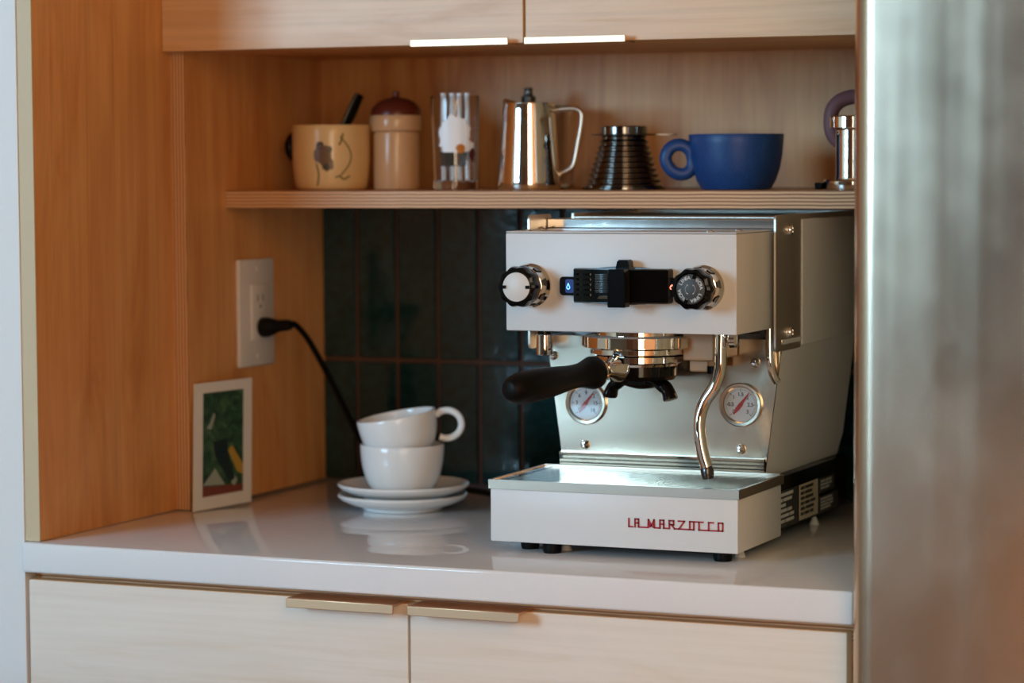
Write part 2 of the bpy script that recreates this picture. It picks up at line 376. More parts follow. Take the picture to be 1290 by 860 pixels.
# ------------------------------------------------------------------ fridge
t = thing('fridge', 'tall stainless steel fridge with a rounded door edge beside the wood panel', 'fridge', (1.42, .35, FL))
obj('body', B(1.012, 1.92, .01, .69, FL+.02, .92, bev=.004), 'dark_steel', t, 30)
def fdoor(x0, x1, z0, z1):
    bm = NB(); prof = []; n = 14; yb, yf, r = .0, -.062, .026
    for k in range(n+1):
        a = PI/2*k/n; prof.append((x0+r-r*math.cos(a), yf+r-r*math.sin(a)))
    for k in range(1, 24):
        s = k/24; prof.append((x0+r+(x1-x0-2*r)*s, yf-.006*math.sin(PI*s)))
    for k in range(n+1):
        a = PI/2*k/n; prof.append((x1-r+r*math.sin(a), yf+r-r*math.cos(a)))
    prof += [(x1, yb), (x0, yb)]
    a = [bm.verts.new((x, y, z0)) for x, y in prof]; c = [bm.verts.new((x, y, z1)) for x, y in prof]
    bm.faces.new(a); bm.faces.new(c)
    for i in range(len(a)): j = (i+1) % len(a); bm.faces.new((a[i], a[j], c[j], c[i]))
    return bm
obj('door', fdoor(.9995, 1.462, -.30, .90), 'fridge_steel', t, 40)
obj('door', fdoor(1.468, 1.922, -.30, .90), 'fridge_steel', t, 40)
obj('freezer_drawer', fdoor(.9995, 1.922, FL+.08, -.306), 'fridge_steel', t, 40)
for hx in (1.43, 1.50):
    bm = NB(); tube(bm, [(hx, -.065, .0), (hx, -.115, .0)], .008); tube(bm, [(hx, -.065, .7), (hx, -.115, .7)], .008); tube(bm, [(hx, -.115, -.06), (hx, -.115, .76)], .012)
    obj('handle', bm, 'steel', t, 40)
for x in (1.05, 1.88):
    for y in (.06, .62): obj('foot', lathe(NB(), [(.018, 0), (.018, .021)], (x, y, FL), seg=16), 'black_plastic', t, 40)

# ------------------------------------------------------------------ espresso machine
MX, MY = .5345, .1240
mac = thing('espresso_machine', 'white and stainless espresso machine with one group and black knobs on the counter', 'espresso machine', (MX+.1447, MY+.25, 0))
def X(a): return MX+a
def Y(b_): return MY+b_
def mbox(bm, a0, a1, b0, b1, z0, z1, **k): return box(bm, X(a0), X(a1), Y(b0), Y(b1), z0, z1, **k)
def MB(*a, **k): return mbox(NB(), *a, **k)
def mp(a, b_, z): return Vector((X(a), Y(b_), z))
AC = .1447                        # machine centre line
# drip tray housing
tray = obj('drip_tray_housing', MB(0, .2893, 0, .151, .0125, .0712, bev=.0015), 'white_enamel', mac, 30)
bm = NB()
x0, x1, y0, y1, zr0, zr1 = -.0016, .2909, -.0016, .156, .0712, .0815
mbox(bm, x0, x1, y0, y0+.0035, zr0, zr1); mbox(bm, x0, x0+.0035, y0+.0035, y1, zr0, zr1); mbox(bm, x1-.0035, x1, y0+.0035, y1, zr0, zr1); mbox(bm, x0+.0035, x1-.0035, y1-.004, y1, zr0, zr1+.001)
obj('tray_rim', bm, 'rim_steel', mac, 0)
obj('tray_bed', MB(x0+.0036, x1-.0036, y0+.0036, y1-.0041, zr0+.0001, zr0+.0009), 'black_plastic', mac, 0)
for q0, q1 in ((x0+.0036, x0+.014), (x1-.0076, x1-.0036)): obj('tray_liner', MB(q0, q1, y0+.004, y1-.0042, zr0+.001, zr1-.0012), 'black_plastic', mac, 0)
bm = NB(); ns = 15
for k in range(ns):
    y = y0+.007+(y1-y0-.018)*k/(ns-1); mbox(bm, x0+.0145, x1-.0082, y-.0031, y+.0031, zr1-.0042, zr1-.0016)
for x in (.02, .1, .19, .275): mbox(bm, x, x+.004, y0+.005, y1-.006, zr0+.0012, zr1-.0042)
obj('drip_grate', bm, 'steel', mac, 0)
# lettering on the tray housing, one raised sign
k_ = .1092/1032
LET = [[(110, 1), (110, 0), (152, 0)], [(178, 0), (178, 1), (216, 1), (216, 0), (304, 0)], [(178, .5), (216, .5)],
       [(320, 0), (324, 1), (355, .25), (386, 1), (390, 0), (444, 0)], [(328, .5), (340, .1)], [(380, .5), (372, .1)],
       [(450, 0), (450, 1), (490, 1), (490, 0), (540, 0)], [(450, .5), (490, .5)],
       [(552, 0), (552, 1), (598, 1), (598, .5), (552, .5)], [(575, .5), (608, 0), (660, 0)],
       [(650, 1), (714, 1), (656, 0), (770, 0)], [(772, 0), (772, 1), (816, 1), (816, 0), (772, 0)], [(816, 1), (915, 1)],
       [(872, 1), (872, 0), (970, 0)], [(1025, 1), (976, 1), (976, 0), (1075, 0)], [(1080, 0), (1080, 1), (1126, 1), (1126, 0), (1080, 0)]]
LET = [[((x-110)*k_, y*.0086) for x, y in pl] for pl in LET]
obj('nameplate_lettering', strokes(NB(), LET, mp(.1648, -.0012, .0366), (1, 0, 0), (0, 0, 1), .00155, -.0013 if False else -.0013), 'red_paint', mac, 0, label='dark red connected lettering')
# black chassis behind the tray
obj('chassis', MB(.012, .2772, .1515, .452, .0135, .0745, bev=.002), 'black_plastic', mac, 30)
ch = mac
def label_plate(b0, b1, z0, z1, m1, rows, m2, w=.0006):
    o = obj('rating_label', MB(.2773, .2773+w, b0, b1, z0, z1), m1, mac, 0)
    bm = NB()
    rnd = random.Random(int(b0*1e4))
    n = len(rows)
    for i, cells in enumerate(rows):
        zt = z1-.0025-(z1-z0-.005)*i/n; zb = zt-(z1-z0-.005)/n*.6
        y = b0+.004
        for c in cells:
            e = min(y+c*(b1-b0-.008), b1-.003); mbox(bm, .2773+w, .2773+w+.0002, y, e, zb, zt); y = e+.003
    obj('label_print', bm, m2, o, 0)
label_plate(.256, .328, .0165, .0575, 'label_paper', [(.22, .5), (.2, .45), (.22, .5), (.2, .3, .3), (.25, .5), (.18, .3, .2)], 'dial_black')
label_plate(.335, .395, .0390, .0565, 'label_dark', [(.3, .5), (.6, .2), (.3, .3)], 'print_grey')
label_plate(.335, .410, .0150, .0350, 'label_dark', [(.7,), (.3, .4), (.5, .2), (.6,)], 'print_grey')
label_plate(.165, .250, .0165, .0580, 'label_dark', [(.8,), (.3, .4), (.1, .3), (.5, .2), (.6, .2), (.4, .4)], 'print_grey')
# feet
for a, b_ in ((.030, .042), (.066, .020), (.262, .030), (.048, .40), (.245, .40)):
    obj('foot', lathe(NB(), [(.0095, 0.0002), (.0105, .004), (.0105, .0136)], mp(a, b_, 0), seg=24), 'black_rubber', mac, 40)
for a, b_ in ((.073, .045), (.271, .062), (.268, .345)):
    obj('spacer_foot', lathe(NB(), [(.0062, .0002), (.0058, .002), (.0022, .0105), (.0022, .0137)], mp(a, b_, 0), seg=16), 'translucent_white', mac, 40, label='small translucent white cone')
obj('bottom_plate', MB(.02, .27, .012, .44, .0105, .0134), 'black_plastic', mac, 0)
# lower body: steel splash panel, tapering side skins
ZB, ZT = .0815, .232
hb, ht = .1225, .143
b0, b1 = .160, .452
bm = NB()
v = [mp(AC-hb, b0, ZB), mp(AC+hb, b0, ZB), mp(AC+ht, b0, ZT), mp(AC-ht, b0, ZT)]
w_ = [p+Vector((0, .003, 0)) for p in v]
a = [bm.verts.new(p) for p in v]; c = [bm.verts.new(p) for p in w_]
bm.faces.new(a); bm.faces.new(c[::-1])
for i in range(4): bm.faces.new((a[i], a[(i+1) % 4], c[(i+1) % 4], c[i]))
obj('splash_panel', bm, 'steel', mac, 0)
bm = NB()                         # turned-out ledge at the foot of the splash panel
prism(bm, [(0, 0), (0, .0165), (-.0075, .0160), (-.0085, .0135), (-.0065, .0015), (-.004, 0)], mp(AC-hb-.0015, b0-.0004, ZB+.0003), (0, 1, 0), (0, 0, 1), 2*hb+.003)
obj('splash_ledge', bm, 'polished_steel', mac, 20)
for s, nm in ((-1, 'left'), (1, 'right')):
    bm = NB(); pts = [(hb, b0+.0035, .0750), (hb, b1-.012, .0750), (hb+.004, b1, .100), (ht, b1, ZT), (ht, b0+.0035, ZT)]
    pts[0] = (hb-.0008, b0+.0035, .0750)
    o_ = [bm.verts.new(mp(AC+s*h, b_, z)) for h, b_, z in pts]; i_ = [bm.verts.new(mp(AC+s*(h-.003), b_, z)) for h, b_, z in pts]
    bm.faces.new(o_); bm.faces.new(i_[::-1])
    for i in range(5): j = (i+1) % 5; bm.faces.new((o_[i], o_[j], i_[j], i_[i]))
    obj('side_skin', bm, 'white_enamel', mac, 0)
obj('back_panel', MB(AC-hb, AC+hb, b1-.004, b1-.0005, .0760, ZT), 'steel', mac, 0)
# upper rear body with cup tray on top
obj('upper_body', MB(AC-ht-.0012, AC+ht+.0012, .2325, .468, ZT-.010, .3655, bev=.002), 'white_enamel', mac, 30)
bm = NB(); mbox(bm, .006, .2834, .1555, .2320, .238, .3560)
obj('inner_frame', bm, 'dark_steel', mac, 0)
bm = NB(); mbox(bm, .004, .2854, .2335, .464, .3656, .3672); mbox(bm, .004, .2854, .452, .464, .3672, .3725, bev=.001)
mbox(bm, .004, .0065, .2335, .452, .3672, .3715); mbox(bm, .2829, .2854, .2335, .452, .3672, .3715)
obj('cup_tray', bm, 'satin_steel', mac, 20)
obj('top_cover', MB(.005, .2840, .1560, .2325, .3563, .3668, bev=.001), 'polished_steel', mac, 20)
for a, bb0, bb1, zz0 in ((.2846, .138, .2315, .2195), (.0022, .1045, .170, .2195)):
    br = obj('side_bracket', prism(NB(), rrect(bb1-bb0, .372-zz0, .006, cx=(bb0+bb1)/2, cy=(.372+zz0)/2), mp(a, 0, 0), (0, 1, 0), (0, 0, 1), .0024), 'satin_steel', mac, 30)
    sx = 1 if a > .1 else -1
    for z in (.3545, .2395):
        o0 = mp(a+.0024 if sx > 0 else a, (bb0+bb1)/2, z)
        obj('bolt', lathe(NB(), [(.0068, 0), (.0068, .0014), (.0056, .0042), (.0032, .0050), (.0028, .0034), (0, .0034)], o0, (sx, 0, 0), seg=16), 'chrome', br, 30)
bi = mp(.0046, .137, .3535)
obj('bolt', lathe(NB(), [(.0048, 0), (.0046, .002), (.003, .004), (0, .0042)], bi, (1, 0, 0), seg=16), 'chrome', mac, 30)
# front box
BX0, BX1, BZ0, BZ1, BF, BB = .0097, .2797, .2455, .3557, .0244, .1552
fb = obj('front_housing', MB(BX0, BX1, BF, BB, BZ0, BZ1-.0018, bev=.0016), 'white_enamel', mac, 30)
obj('housing_lid', MB(BX0+.0004, BX1-.0004, BF+.0005, BB, BZ1-.0013, BZ1, bev=.0004), 'white_enamel', mac, 0)
for a, b_ in ((.262, .085), (.245, .04), (.03, .085), (.03, .04)):
    obj('bolt', lathe(NB(), [(.004, 0), (.0036, .0014), (0, .0022)], mp(a, b_, BZ1), seg=14), 'chrome', mac, 30)
# knobs
def knob(a, z, face, printed):
    o = mp(a, BF, z); ax = (0, -1, 0)
    base = obj('knob', lathe(NB(), [(.0245, 0), (.0245, .003), (.0215, .0065), (.0212, .020), (.019, .021)], o, ax, 48), 'polished_steel', mac, 35, label='steel collar with black fluted grip')
    bm = NB()
    lob = lambda t, i: 1+.035*math.cos(10*t)*(1 if i not in (0, 6) else .6)
    lathe(bm, [(.0180, .0200), (.0208, .0215), (.0222, .025), (.0224, .036), (.0212, .0405), (.0180, .0418), (.0165, .0400), (0, .0400)], o, ax, 120, lob)
    obj('grip_ring', bm, 'black_plastic', base, 45)
    bm = NB()
    for k in range(8):
        t = 2*PI*k/8+.2; c = o+Vector((math.cos(t)*.0208, -.0118, math.sin(t)*.0208))
        rad = Vector((math.cos(t), 0, math.sin(t))); tan = Vector((-math.sin(t), 0, math.cos(t)))
        prism(bm, [(-.0045, -.005), (.0045, -.005), (.0025, .006), (-.0025, .006)], c-rad*.001, tan, Vector((0, -1, 0)), .0026 if (tan.cross(Vector((0, -1, 0)))).dot(rad) > 0 else -.0026)
    obj('collar_slots', bm, 'black_gloss', base, 0)
    disc = obj('face_disc', lathe(NB(), [(.0160, .0400), (.0160, .0412), (.0152, .0418), (0, .0419)], o, ax, 48), face, base, 40)
    yf = Y(BF)-.0420
    if printed:
        words = ('MICRA', 'LINEA', 'MICRA', 'LINEA')
        bm = NB()
        for q, wd in enumerate(words):
            mid = math.radians(35-90*q)
            for i, chh in enumerate(wd):
                t = mid-math.radians(13.5)*(i-2)
                cpos = Vector((o.x+.0122*math.cos(t), yf, o.z+.0122*math.sin(t)))
                merge(bm, text_bm(chh, .0052, cpos, (math.sin(t), 0, -math.cos(t)), (math.cos(t), 0, math.sin(t)), -.0002))
        obj('dial_print', bm, 'print_grey', disc, 0)
        bm = NB()
        for a0 in (-55, 125):
            pl = [(.0056*math.cos(math.radians(a0+110*k/10)), .0056*math.sin(math.radians(a0+110*k/10))) for k in range(11)]
            strokes(bm, [pl], (o.x, yf, o.z), (1, 0, 0), (0, 0, 1), .0008, .0002)
        obj('centre_arcs', bm, 'print_white', disc, 0)
        ang = (70, 250)
    else: ang = (0, 180)
    for g in ang:
        t = math.radians(g); d = Vector((math.cos(t), 0, math.sin(t))); n_ = Vector((-math.sin(t), 0, math.cos(t)))
        obj('face_notch', prism(NB(), [(.0118, -.0018), (.0166, -.0018), (.0166, .0018), (.0118, .0018)], Vector((o.x, yf-.0004, o.z)), d, n_, .0011), 'black_plastic', disc, 0)
knob(.0400, .2960, 'knob_white', False)
knob(.2420, .2962, 'knob_grey', True)
# paddle / brew control
def arc_body(a0, a1, z0, z1, d_end, d_mid, n=20, zin=0):
    bm = NB(); F = []; Bk = []
    for k in range(n+1):
        s = k/n; a = a0+(a1-a0)*s; d = d_end+(d_mid-d_end)*math.sin(PI*s)
        F.append((bm.verts.new(mp(a, BF-d, z0)), bm.verts.new(mp(a, BF-d, z1)))); Bk.append((bm.verts.new(mp(a, BF-.0003, z0)), bm.verts.new(mp(a, BF-.0003, z1))))
    for k in range(n):
        (p, q), (r_, s_) = F[k], F[k+1]; (P, Q), (R_, S_) = Bk[k], Bk[k+1]
        bm.faces.new((p, r_, s_, q)); bm.faces.new((P, Q, S_, R_)); bm.faces.new((q, s_, S_, Q)); bm.faces.new((p, P, R_, r_))
    bm.faces.new((F[0][0], F[0][1], Bk[0][1], Bk[0][0])); bm.faces.new((F[n][0], Bk[n][0], Bk[n][1], F[n][1]))
    return bm
def lens(a0, a1, zc, he, hm, n=16):
    up_ = [(a0+(a1-a0)*k/n, zc+he+(hm-he)*math.sin(PI*k/n)) for k in range(n+1)]
    return up_+[(a, 2*zc-z) for a, z in reversed(up_)]
bc = obj('brew_control', arc_body(.0975, .2075, .2800, .3150, .016, .024), 'black_plastic', mac, 30)
obj('top_trim', arc_body(.0985, .2065, .3151, .3163, .017, .0245), 'dark_steel', bc, 30)
obj('backplate', prism(NB(), lens(.0985, .2065, .2975, .0165, .0208), (MX, Y(BF)-.0004, 0), (1, 0, 0), (0, 0, 1), .0125), 'dark_steel', bc, 30)
obj('bottom_trim', arc_body(.0985, .2065, .2787, .2799, .017, .0245), 'dark_steel', bc, 30)
bm = NB()
for k in range(5):
    z = .2865+.0056*k
    merge(bm, arc_body(.1015, .1245, z, z+.0022, .0185, .0225, 6))
obj('grip_ribs', bm, 'black_gloss', bc, 30)
bm = NB()
for k in range(11):
    z = .2905+.0019*k; merge(bm, arc_body(.1255, .1445, z, z+.0010, .0232, .0252, 6))
obj('steel_ribs', bm, 'dark_steel', bc, 30)
obj('steel_tab', prism(NB(), [(.1290, .2838), (.1450, .2838), (.1450, .2868), (.1315, .2868)], (MX, Y(BF)-.0246, 0), (1, 0, 0), (0, 0, 1), .0012), 'chrome', bc, 0)
for a0, a1, m1, m2, sy in ((.0818, .0985, 'blue_glow', 'blue_light', 'drop'), (.2065, .2225, 'black_gloss', 'red_light', 'power')):
    tb = obj('display_tab', prism(NB(), rrect(a1-a0+.004, .0205, .004, cx=(a0+a1)/2, cy=.2965), (MX, Y(BF)-.0005, 0), (1, 0, 0), (0, 0, 1), .0125), 'black_gloss', bc, 30)
    yy = Y(BF)-.0132; cx, cz = X((a0+a1)/2 - (.000 if sy == 'drop' else .0035)), .2965
    if sy == 'drop':
        obj('lit_window', prism(NB(), rrect(.010, .0150, .002), (cx+.0015, yy+.0001, cz), (1, 0, 0), (0, 0, 1), .0002), 'blue_glow', tb, 0)
        pl = [(.0017*math.sin(2*PI*k/16), -.0012+.0021*(-math.cos(2*PI*k/16) if math.cos(2*PI*k/16) > 0 else -math.cos(2*PI*k/16)*1.9)) for k in range(17)]
        pl = [(x*(1-.75*max(0, (y+.0012)/.004)), y) for x, y in pl]
    else:
        pl = [(.0021*math.cos(math.radians(60+300*k/14)), .0021*math.sin(math.radians(60+300*k/14))) for k in range(15)]
    bm = strokes(NB(), [pl] + ([[(0, .0030), (0, .0005)]] if sy == 'power' else []), (cx, yy-.0002, cz), (1, 0, 0), (0, 0, 1), .0008, .0002)
    obj('status_symbol', bm, m2, tb, 0)
bm = NB()
prism(bm, [(.1462, .2752), (.1668, .2752), (.1668, .3105), (.1650, .3165), (.1458+.0020, .3165), (.1462, .3105)], (MX, Y(BF)-.0255, 0), (1, 0, 0), (0, 0, 1), .0145)
bmesh.ops.bevel(bm, geom=list(bm.edges), offset=.0008, segments=1, affect='EDGES')
pd = obj('paddle_lever', bm, 'black_plastic', bc, 30)
bm = NB()
prism(bm, [(.1482, .3150), (.1648, .3150), (.1632, .3260), (.1508, .3260)], (MX, Y(BF)-.006, 0), (1, 0, 0), (0, 0, 1), .016)
bmesh.ops.bevel(bm, geom=list(bm.edges), offset=.0012, segments=2, affect='EDGES')
obj('paddle_tip', bm, 'black_plastic', pd, 30)
# gauges on the splash panel
def gauge(a, z, full):
    o = mp(a, b0, z); ax = (0, -1, 0)
    g = obj('pressure_gauge', lathe(NB(), [(.0240, 0), (.0250, .0008), (.0250, .0030), (.0238, .0042), (.0208, .0040), (.0194, .0024), (.0192, .0008), (0, .0008)], o, ax, 56), 'steel', mac, 30)
    obj('dial', lathe(NB(), [(.0190, .0009), (.0190, .0013), (0, .0013)], o, ax, 48), 'dial_white', g, 30)
    yy = Y(b0)-.0014
    bm = NB()
    for k in range(61):
        t = math.radians(225-270*k/60); r0 = .0150 if k % 10 == 0 else .0166
        strokes(bm, [[(r0*math.cos(t), r0*math.sin(t)), (.0178*math.cos(t), .0178*math.sin(t))]], (o.x, yy, o.z), (1, 0, 0), (0, 0, 1), .0006 if k % 10 == 0 else .0003, .0001)
    nums = ('0', '0.5', '1', '1.5', '2', '2.5', '3') if full else ('0', '3', '6', '9', '12', '15', '18')
    for k, s in enumerate(nums):
        t = math.radians(225-45*k); merge(bm, text_bm(s, .0060, (o.x+.0115*math.cos(t), yy, o.z+.0115*math.sin(t)), (1, 0, 0), (0, 0, 1), .0001))
    obj('scale_print', bm, 'dial_black', g, 0)
    t = math.radians(53)
    nd = Vector((math.cos(t), math.sin(t)))
    bm = NB(); pp = Vector((-nd.y, nd.x))
    P2 = [nd*.0172+pp*.0004, nd*.004+pp*.0016, -nd*.0055+pp*.0026, -nd*.0140+pp*.0006, -nd*.0140-pp*.0006, -nd*.0055-pp*.0026, nd*.004-pp*.0016, nd*.0172-pp*.0004]
    prism(bm, P2, (o.x, yy-.0005, o.z), (1, 0, 0), (0, 0, 1), .0005); lathe(bm, [(.0026, .0014), (.0024, .0026), (0, .0028)], o, ax, 20)
    obj('needle', bm, 'needle_red', g, 30)
    obj('glass_cover', lathe(NB(), [(.0192, .0031), (.0192, .0035), (0, .0036)], o, ax, 40), 'glass', g, 30)
gauge(.0515, .1545, False); gauge(.2390, .1582, True)
for a, z in ((.0497, .1060), (.2392, .1076), (.2560, .2060), (.0105, .2085)):
    obj('bolt', lathe(NB(), [(.0056, 0), (.0056, .001), (.0048, .003), (.0030, .0045), (0, .0050)], mp(a, b0, z), (0, -1, 0), seg=20), 'chrome', mac, 30)
# brew group
gc = mp(AC, .088, 0)
gr = obj('brew_group', lathe(NB(), [(.050, .2460), (.050, .2405), (.0600, .2400), (.0625, .2385), (.0625, .2270), (.0605, .2255), (.0560, .2250), (.0560, .2200), (.0535, .2190), (.0500, .2185), (0, .2185)], gc, seg=72), 'chrome', mac, 30)
for t in (15, 60, 195, 250, 300, 340):
    q = math.radians(t); d = Vector((math.cos(q), math.sin(q), 0)); n_ = Vector((-math.sin(q), math.cos(q), 0))
    obj('collar_lug', prism(NB(), [(-.006, .2275), (.006, .2275), (.006, .2380), (-.006, .2380)], gc+d*.0600, n_, Vector((0, 0, 1)), .0042), 'chrome', gr, 20)
bm = NB(); mbox(bm, .200, .236, .075, .158, .2130, .2450, bev=.002); mbox(bm, .204, .226, .085, .150, .200, .2135, bev=.002)
obj('valve_block', bm, 'valve_metal', mac, 20)
bm = NB(); lathe(bm, [(.009, .1995), (.009, .2075)], mp(.236, .08, 0), seg=20)
obj('valve_cap', bm, 'black_plastic', mac, 30)
# portafilter: its handle swings forward to the left
pf = obj('portafilter', lathe(NB(), [(.0475, .2184), (.0500, .2170), (.0500, .2105), (.0475, .2092), (.0440, .2085), (.0425, .2060)], gc, seg=64), 'chrome', mac, 30, label='chrome portafilter with black handle and twin spouts')
obj('basket_body', lathe(NB(), [(.0425, .2088), (.0425, .1950), (.0395, .1905), (0, .1900)], gc, seg=64), 'black_gloss', pf, 30)  # black stands in for dark reflections on the portafilter's underside
hd = (Vector((X(.082), Y(-.113), .1930))-Vector((gc.x, gc.y, .2085)))
L_ = hd.length; hd.normalize(); h0 = Vector((gc.x, gc.y, .2085))
obj('neck', lathe(NB(), [(.0165, .040), (.0150, .047), (.0100, .054), (.0085, .062), (.0110, .066), (.0115, .074), (.0095, .078)], h0, hd, 28), 'chrome', pf, 35)
obj('handle', lathe(NB(), [(0, .0755), (.0145, .0758), (.0178, .0800), (.0182, .0850), (.0165, .0920), (.0140, .1010), (.0130, .1120), (.0134, .1250), (.0150, .1420), (.0166, .1600), (.0176, .1800), (.0178, .1960), (.0170, .2080), (.0145, .2180), (.0105, .2240), (.0090, .2252), (0, .2256)], h0, hd, 36), 'black_rubber', pf, 50, label='black rubber grip')
hx = Vector((hd.x, hd.y, 0)).normalized(); sx_ = Vector((-hx.y, hx.x, 0))
bm = NB()
c0 = Vector((gc.x, gc.y, 0))
for s in (-1, 1):
    st = c0+sx_*(.012*s)
    pts = spline([st+Vector((0, 0, .1915)), st+sx_*(.014*s)+Vector((0, 0, .187)), st+sx_*(.026*s)+Vector((0, 0, .180)), st+sx_*(.031*s)+Vector((0, 0, .1690))], 5)
    tube(bm, pts, [.0085+.0005*math.sin(k) for k in range(len(pts))], 14, flat=(1.15, .8))
tube(bm, spline([c0-sx_*.018+Vector((0, 0, .1885)), c0+Vector((0, 0, .1860)), c0+sx_*.018+Vector((0, 0, .1885))], 4), .0075, 12)
obj('twin_spout', bm, 'black_plastic', pf, 50)
# steam wand, hot water spout, small pipes
wp = [(.2515, .055, .2470), (.2510, .055, .2250), (.2500, .055, .2050), (.2440, .055, .1870), (.2330, .054, .1700), (.2280, .053, .1540), (.2275, .052, .1380), (.2310, .052, .1150), (.2360, .052, .0985)]
sw = obj('steam_wand', tube(NB(), spline([mp(*p) for p in wp], 7), .0068, 20), 'chrome', mac, 60)
dv = (mp(.2375, .052, .0870)-mp(.2360, .052, .0985))
obj('wand_tip', lathe(NB(), [(.0060, -.001), (.0072, .001), (.0072, .008), (.0060, .0125), (.003, .0135), (0, .0135)], mp(.2358, .052, .0985), dv, 20), 'dark_steel', sw, 40)
obj('wand_joint', lathe(NB(), [(.0075, 0), (.0105, .002), (.0105, .008), (.0075, .0105)], mp(.262, .05, .2400), (1, .1, 0), 20), 'chrome', sw, 40)
ws = obj('water_spout', lathe(NB(), [(.0082, .2150), (.0092, .2158), (.0092, .2375), (.0080, .2385), (.0070, .2385)], mp(.0335, .078, 0), seg=28), 'chrome', mac, 35)
obj('spout_stem', lathe(NB(), [(.0075, .2380), (.0075, .2462)], mp(.0335, .078, 0), seg=20), 'black_plastic', ws, 40)
obj('bent_pipe', tube(NB(), spline([mp(.276, .150, .2470), mp(.276, .150, .2250), mp(.277, .150, .2050), mp(.279, .153, .1930), mp(.281, .159, .1860)], 6), .0048, 14), 'chrome', mac, 60)
obj('bent_pipe', tube(NB(), spline([mp(.021, .100, .2470), mp(.021, .100, .2330), mp(.020, .101, .2270)], 5), .0042, 14), 'polished_steel', mac, 60)

# ------------------------------------------------------------------ crockery beside the machine
def cup_profile(R, H, rb, th):
    out = [(rb*.86, 0), (rb, .0005), (rb, .003)]
    for k in range(1, 11):
        s = k/10; out.append((rb+(R-rb)*math.sin(s*PI/2)**.75, .003+(H-.003)*(1-math.cos(s*PI/2))**.9*1.0 if s < 1 else H))
    inn = [(max(r-th, .001), max(z+th*.6, .005)) for r, z in out[3:]]
    top = [(R-th*.2, H+th*.35), (R-th*.8, H+th*.35)]
    return out+top+[(r, min(z, H)) for r, z in reversed(inn)]+[(0, .006)]
def saucer_profile(R, h):
    return [(R*.48, 0), (R*.60, .0004), (R*.62, .0035), (R*.80, h*.38), (R*.96, h-.0065), (R, h-.0025), (R*.992, h-.0005), (R*.975, h), (R*.94, h-.0014), (R*.80, h*.60), (R*.60, .0062), (R*.40, .0055), (R*.38, .0048), (0, .0046)]
SC = Vector((.280, .428, 0))
s1 = tag(obj('saucer', lathe(NB(), saucer_profile(.0815, .0205), SC, seg=72), 'porcelain', None, 40, origin=SC), 'white saucer lying on the counter beneath the other saucer', 'saucer', 'stacked white saucers')
z2 = .0132
s2 = tag(obj('saucer', lathe(NB(), saucer_profile(.0825, .0205), SC+Vector((.0015, 0, z2)), seg=72), 'porcelain', None, 40, origin=SC+Vector((.0015, 0, z2))), 'white saucer holding the two stacked cups', 'saucer', 'stacked white saucers')
cz = z2+.0050
R, H = .0525, .0625
t = thing('coffee_cup', 'white cup standing level on the saucers, under the tilted cup', 'cup', SC+Vector((.0, 0, cz)), 'stacked white cups')
obj('cup_body', lathe(NB(), cup_profile(R, H, .0270, .0036), SC+Vector((0, 0, cz)), seg=64), 'porcelain', t, 50)
def ring_handle(o, d, r1, r2, r):
    pts = []
    d = Vector(d).normalized()
    for k in range(19):
        a_ = math.radians(-128+256*k/18); pts.append(Vector(o)+d*(r1*math.cos(a_))+Vector((0, 0, r2*math.sin(a_))))
    return tube(NB(), pts, r, 14, flat=(1, 1.25))
obj('handle', ring_handle(SC+Vector((-.0185, .061, cz+.036)), (-.3, 1, 0), .017, .0165, .0042), 'porcelain', t, 60)
uc = SC+Vector((-.004, 0, cz+.0505))
t = thing('coffee_cup', 'white cup tilted inside the rim of the lower cup, loop handle sticking out', 'cup', uc, 'stacked white cups')
cb = obj('cup_body', lathe(NB(), cup_profile(.0500, .0525, .0265, .0034), uc, seg=64), 'porcelain', t, 50)
hn = obj('handle', ring_handle(uc+Vector((.0560, .022, .0310)), (1, .42, 0), .0185, .0175, .0035), 'porcelain', t, 60)
t.rotation_euler = (math.radians(5), math.radians(-8.5), 0); t.location = uc+Vector((.006, 0, -.003))

# ------------------------------------------------------------------ picture card leaning on the gable
bl, br_ = Vector((.0490, .3060, .0004)), Vector((.0660, .4225, .0004))
tl, tr = Vector((.0388, .3300, .1575)), Vector((.0415, .4440, .1580))
tr = bl*0+tl+(br_-bl)*1.0
ux = (br_-bl).normalized(); uyv = (tl-bl); Hc = uyv.length; uyv = uyv.normalized(); Wc = (br_-bl).length
t = thing('picture_card', 'small white-bordered green picture card leaning against the wood gable', 'picture', (bl+br_)/2)
nrm = ux.cross(uyv)
if nrm.x < 0: nrm = -nrm
sg = 1 if ux.cross(uyv).x > 0 else -1
obj('card', prism(NB(), [(0, 0), (Wc, 0), (Wc, Hc), (0, Hc)], bl, ux, uyv, .0022*sg), 'paper_white', t, 0)
o1 = bl+nrm*.0022
pic = obj('print', prism(NB(), [(.0165, .016), (Wc-.0185, .016), (Wc-.0185, Hc-.0130), (.0165, Hc-.0130)], o1, ux, uyv, .0003*sg), 'picture_green', t, 0)
o2 = bl+nrm*.0025
def patch(poly, m_): obj('print_detail', prism(NB(), [(.0165+x*(Wc-.035), .016+y*(Hc-.029)) for x, y in poly], o2, ux, uyv, .0002*sg), m_, pic, 0)
patch([(0, .0), (1, .0), (1, .07), (0, .10)], 'picture_red'); patch([(0, .11), (.55, .09), (.30, .26)], 'picture_pale')
patch([(.62, .42), (.72, .46), (1, .26), (1, .16), (.85, .20)], 'picture_ochre'); patch([(.25, .52), (.60, .54), (.62, .40), (.80, .12), (.62, .14), (.3, .38)], 'picture_dark')
patch([(.08, .66), (.20, .64), (.30, .78), (.26, .80), (.16, .70)], 'picture_pale'); patch([(.70, .10), (.80, .16), (.86, .12), (.78, .06)], 'picture_pale')

